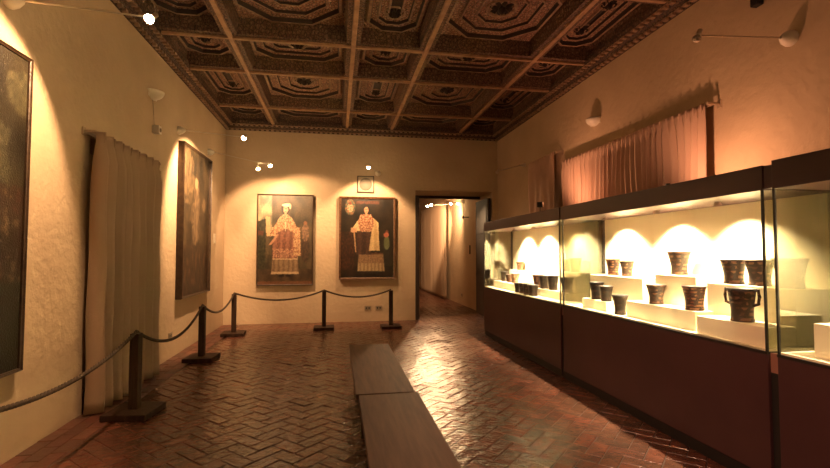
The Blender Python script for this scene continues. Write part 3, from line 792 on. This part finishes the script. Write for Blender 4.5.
painting('painting', None, 2.2, 2.44, art_d, 0.025, 0.06, 'frame1', 'huge dark painting with pale oval at bottom, cut by the left edge of photo',
         nx=110, parent_loc=(XL + 0.04, 2.98, 0.70), rz=PI / 2, lean=0.0)

# ------------------------------------------------------------------ cable spotlights
SC = (1.0, 0.59, 0.30)
def aim_spot(parent, loc, d, pw, size, blend=0.4, col=SC, soft=0.03):
    l = bpy.data.lights.new('spot', 'SPOT'); l.energy = pw; l.color = col; l.spot_size = math.radians(size); l.spot_blend = blend; l.shadow_soft_size = soft
    o = bpy.data.objects.new('lamp_light', l); COL.objects.link(o); o.parent = parent; o.location = loc
    o.rotation_euler = Vector(d).to_track_quat('-Z', 'Y').to_euler(); return o
def arm_lamp(mount, normal, heads, label, pw, size=70, bowl=0.07, col=SC, lit=True, blend=0.4):
    """bowl on the wall, thin rod out into the room, spot heads on it; heads = [(pos, target)] in world coordinates"""
    r = empty('arm_spotlight', mount); tag(r, label, 'spotlight', 'wall spotlights on thin arms')
    n = Vector(normal); M0 = Vector(mount)
    b = MB(); b.lathe([(bowl * .95, 0.001), (bowl, 0.02), (bowl * .85, 0.06), (bowl * .45, 0.10), (0.012, 0.115)], 20, axis=normal); b.build('wall_mount', M['white'], r)
    ends = [Vector(h[0]) - M0 for h in heads]; far = max(ends, key=lambda v: v.length)
    a = MB(); a.tube([n * 0.1, far], 0.007, 8)
    for e in ends:
        if (e - far).length > 0.01:
            t = max(0, min(1, e.dot(far) / far.length_squared)); a.tube([far * t, e], 0.006, 6)
    a.build('arm', M['steel'], r)
    for (hp, tg), e in zip(heads, ends):
        d = (Vector(tg) - Vector(hp)).normalized()
        h = MB(); h.lathe([(0.010, -0.055), (0.018, -0.05), (0.020, -0.02), (0.026, -0.006), (0.022, -0.002), (0.004, -0.006)], 16, axis=tuple(d), c=tuple(e))
        ho = h.build('lamp_head', M['steel'], r)
        q = MB(); q.lathe([(0.001, -0.008), (0.018, -0.004), (0.031, 0.008), (0.036, 0.024), (0.031, 0.041), (0.018, 0.052), (0.001, 0.055)], 14, axis=tuple(d), c=tuple(e), cap0=False); q.build('bulb', M['bulb'] if lit else M['steel'], ho)
        if pw: aim_spot(ho, e + d * 0.10, d, pw, size, blend, col)
    return r
arm_lamp((XL, 3.89, 3.54), (1, 0, 0), [((-1.48, 3.89, 3.49), (XL, 3.52, 2.4))], 'bright spotlight on a long thin arm from left wall, nearest, over the huge painting', 120, 98, blend=0.3)
arm_lamp((XL, 7.69, 3.55), (1, 0, 0), [((-1.49, 7.69, 3.48), (XL, 8.25, 2.5))], 'spotlight on a thin arm from left wall beside the pale-figure painting', 210, 98, blend=0.45)
arm_lamp((XL, 9.42, 3.58), (1, 0, 0), [((-1.58, 9.5, 3.31), (-1.45, YB, 2.1)), ((-1.35, 9.5, 3.38), (-0.75, YB, 2.1))], 'twin-headed spotlight in the left far corner lighting the patterned-shawl portrait', 74, 98)
arm_lamp((0.95, YB, 3.50), (0, -1, 0), [((0.67, 9.95, 3.50), (0.7, YB, 2.3))], 'single spotlight on arm from back wall above the small white plaque', 82, 100)
arm_lamp((XR, 3.33, 3.49), (-1, 0, 0), [((3.0, 3.33, 3.44), (2.2, 4.6, 0))], 'unlit spotlight on thin arm from right wall, right of the wide curtain', 0, lit=False)
arm_lamp((XR, 9.1, 3.47), (-1, 0, 0), [((3.32, 9.1, 3.32), (2.6, 9.0, 2))], 'small unlit thin arm on right wall beside the far narrow curtain', 0, lit=False, bowl=0.04)
arm_lamp((CXR, 13.5, 3.18), (-1, 0, 0), [((3.42, 13.5, 3.12), (3.2, 17.5, 1.4))], 'lit spotlight in the passage at the right under the door lintel', 130, 165, blend=1.0)
arm_lamp((CXR, 14.1, 3.18), (-1, 0, 0), [((2.93, 14.1, 3.13), (1.5, 6.5, 0.0)), ((2.80, 14.1, 3.10), (CXR, 16.6, 2.3))], 'twin-headed lit spotlight in the passage, left one under the door lintel', 240, 60, blend=0.6)
# unseen arm lamps added behind the viewer for extra light
arm_lamp((XL, 0.6, 3.55), (1, 0, 0), [((-1.5, 0.6, 3.5), (2.7, 3.2, 0.0))], 'unseen spotlight arm added on the left wall behind the viewer to light the floor', 200, 46, col=(1.0, 0.5, 0.3), blend=0.9)
arm_lamp((XR, 0.2, 3.6), (-1, 0, 0), [((2.9, 0.2, 3.5), (-0.3, 4.2, 0.4))], 'unseen spotlight arm added on the right wall behind the viewer as fill', 5, 120)
r = empty('fill_pendant', (0.7, -1.4, 3.1)); tag(r, 'round white glass globe added unseen behind the viewer as fill light', 'fill lamp')  # hanging globe added out of view to raise the ambient light
m = MB(); m.tube([(0, 0, 0.16), (0, 0, 1.5)], 0.006, 6); m.build('cord', M['black'], r)
m = MB(); m.lathe([(0.03, 0.2), (0.05, 0.17), (0.05, 0.15), (0.001, 0.15)], 16); m.build('cap', M['steel'], r)
m = MB(); m.lathe([(0.16 * math.sin(a * PI / 16) + .001, -0.16 * math.cos(a * PI / 16)) for a in range(17)], 24); gl = m.build('globe', emit('fill_globe_glow', (1, .62, .34), 4), r)
# plaster uplights on the walls (off)
def uplight(loc, n, lb, R=0.15):
    m = MB(); vs = []; fs = []; K = 16; J = 7
    s = 1 if n[0] > 0 else -1
    for j in range(J + 1):
        a = j / J * PI / 2; rr = R * math.cos(a); z = -R * .75 * math.sin(a)
        for k in range(K + 1):
            t = -PI / 2 + PI * k / K; vs.append((s * rr * math.cos(t), rr * math.sin(t), z))
    for j in range(J):
        for k in range(K): fs.append((j * (K + 1) + k, j * (K + 1) + k + 1, (j + 1) * (K + 1) + k + 1, (j + 1) * (K + 1) + k))
    m.add(vs, fs, 0, smooth=True)
    m.box(min(0, s * .01), max(0, s * .01), -R * .9, R * .9, -R * .6, 0.0)
    o = m.build('uplight', M['white'], loc=loc); so = o.modifiers.new('Solidify', 'SOLIDIFY'); so.thickness = 0.006
    tag(o, lb, 'wall lamp', 'half bowl wall uplights')
uplight((XL, 6.65, 3.80), (1, 0, 0), 'off-white half-bowl uplight on left wall above the curtain')
uplight((XR, 6.42, 3.68), (-1, 0, 0), 'off-white half-bowl uplight on right wall above the wide curtain')
r = empty('sensor_box', (XL, 6.72, 3.24)); tag(r, 'small pale box fixed to left wall below the uplight', 'sensor')
m = MB(); m.box(0.0, 0.09, -0.05, 0.05, 0, 0.11, 0, 0.01); m.build('housing', M['white'], r)
m = MB(); m.lathe([(0.03, 0), (0.028, .012), (0.001, .02)], 12, axis=(1, 0, 0), c=(0.088, 0, 0.05)); m.build('lens', M['grey'], r)
m = MB(); m.tube([(0.01, -0.0, 0.11), (0.008, -0.03, 0.3), (0.008, -.07, 0.46)], 0.004, 6); m.build('cable', M['grey'], r)
r = empty('alarm_box', (XR, 3.0, 3.95)); 
tag(r, 'small dark device on right wall just under the cornice', 'sensor')
m = MB(); m.box(-0.07, 0.0, -0.04, 0.04, -0.04, 0.04, 0, 0.008); m.build('housing', M['black'], r)
r.location = (XR, 3.62, 3.98)

# plaque over the second portrait
r = empty('wall_plaque', (0.66, YB, 3.06)); tag(r, 'small square white plaque with a round disc above the crest portrait', 'plaque')
m = MB(); m.box(-0.20, 0.20, -0.03, -0.001, -0.03, 0.37, 0, 0.006); m.build('rim', M['wood'], r)
m = MB(); m.box(-0.18, 0.18, -0.036, -0.029, -0.01, 0.35, 0, 0.003); m.build('panel', M['plaque'], r)
m = MB(); m.lathe([(0.15, 0), (0.145, .012), (0.13, .016), (0.125, .008), (0.001, .008)], 32, axis=(0, -1, 0), c=(0, -0.035, 0.17), cap0=False); m.build('disc', M['rod2'], r)
# sockets, switches, label
def plate(loc, axis, w, h, nm, lb, cat, grp=None, mt='white', sock=True):
    r = empty(nm, loc); tag(r, lb, cat, grp); m = MB()
    if axis == 'x+': m.box(0.001, 0.012, -w / 2, w / 2, -h / 2, h / 2, 0, 0.003)
    elif axis == 'x-': m.box(-0.012, -0.001, -w / 2, w / 2, -h / 2, h / 2, 0, 0.003)
    else: m.box(-w / 2, w / 2, -0.012, -0.001, -h / 2, h / 2, 0, 0.003)
    m.build('plate', M[mt], r)
    if sock:
        q = MB()
        for s in (-1, 1):
            if axis == 'x+': q.box(0.011, 0.014, s * w * .22 - .012, s * w * .22 + .012, -.02, .02)
            elif axis == 'x-': q.box(-0.014, -0.011, s * w * .22 - .012, s * w * .22 + .012, -.02, .02)
            else: q.box(s * w * .22 - .012, s * w * .22 + .012, -0.014, -0.011, -.02, .02)
        q.build('sockets', M['black'], r)
plate((0.72, YB, 0.31), 'y', 0.15, 0.1, 'wall_socket', 'left electric socket of the pair low on back wall below crest portrait', 'socket', 'wall sockets', 'grey')
plate((0.98, YB, 0.31), 'y', 0.15, 0.1, 'wall_socket', 'right electric socket of the pair low on back wall, toward the doorway', 'socket', 'wall sockets', 'grey')
plate((XL, 7.54, 0.34), 'x+', 0.14, 0.1, 'wall_socket', 'electric socket low on left wall just past the curtain', 'socket', 'wall sockets', 'grey')
plate((CXR, 13.8, 0.3), 'x-', 0.14, 0.1, 'wall_socket', 'electric socket low on the passage wall', 'socket', 'wall sockets', 'grey')
plate((CXR, 12.9, 1.70), 'x-', 0.12, 0.26, 'wall_switch', 'dark switch plate on passage wall seen through the doorway', 'switch', None, 'wood', False)
plate((XL, 9.98, 1.9), 'x+', 0.13, 0.2, 'wall_label', 'small pale label card on left wall right of the pale-figure painting', 'label card', None, 'paper', False)
r = empty('wall_hook', (CXR, 13.0, 2.66)); tag(r, 'black round-headed hook on the passage wall near the door', 'hook')
m = MB(); m.tube([(0, 0, 0), (-0.16, 0, 0)], 0.014, 8); m.build('stem', M['black'], r)
m = MB(); m.lathe([(0.0, -.02), (0.04, -.018), (0.055, 0.0), (0.04, .018), (0, .02)], 16, axis=(1, 0, 0), c=(-0.18, 0, 0), cap0=False); m.build('knob', M['black'], r)

# ------------------------------------------------------------------ world, camera, view
w = bpy.data.worlds.new('World'); scn.world = w; w.use_nodes = True
w.node_tree.nodes['Background'].inputs['Color'].default_value = (0.02, 0.012, 0.008, 1)
w.node_tree.nodes['Background'].inputs['Strength'].default_value = 0.5
cam = bpy.data.cameras.new('camera'); co = bpy.data.objects.new('camera', cam); COL.objects.link(co)
cam.sensor_width = 36; cam.lens = 456 / 830 * 36; cam.clip_start = 0.05; cam.clip_end = 100
co.location = (0, 0, 1.6); co.rotation_euler = (math.radians(92.4), 0, math.radians(-9.7))
scn.camera = co
vs_ = scn.view_settings; scn.display_settings.display_device = 'sRGB'
vs_.view_transform = 'Standard'; vs_.look = 'None'; vs_.gamma = 1; vs_.use_curve_mapping = False; vs_.exposure = 1.47
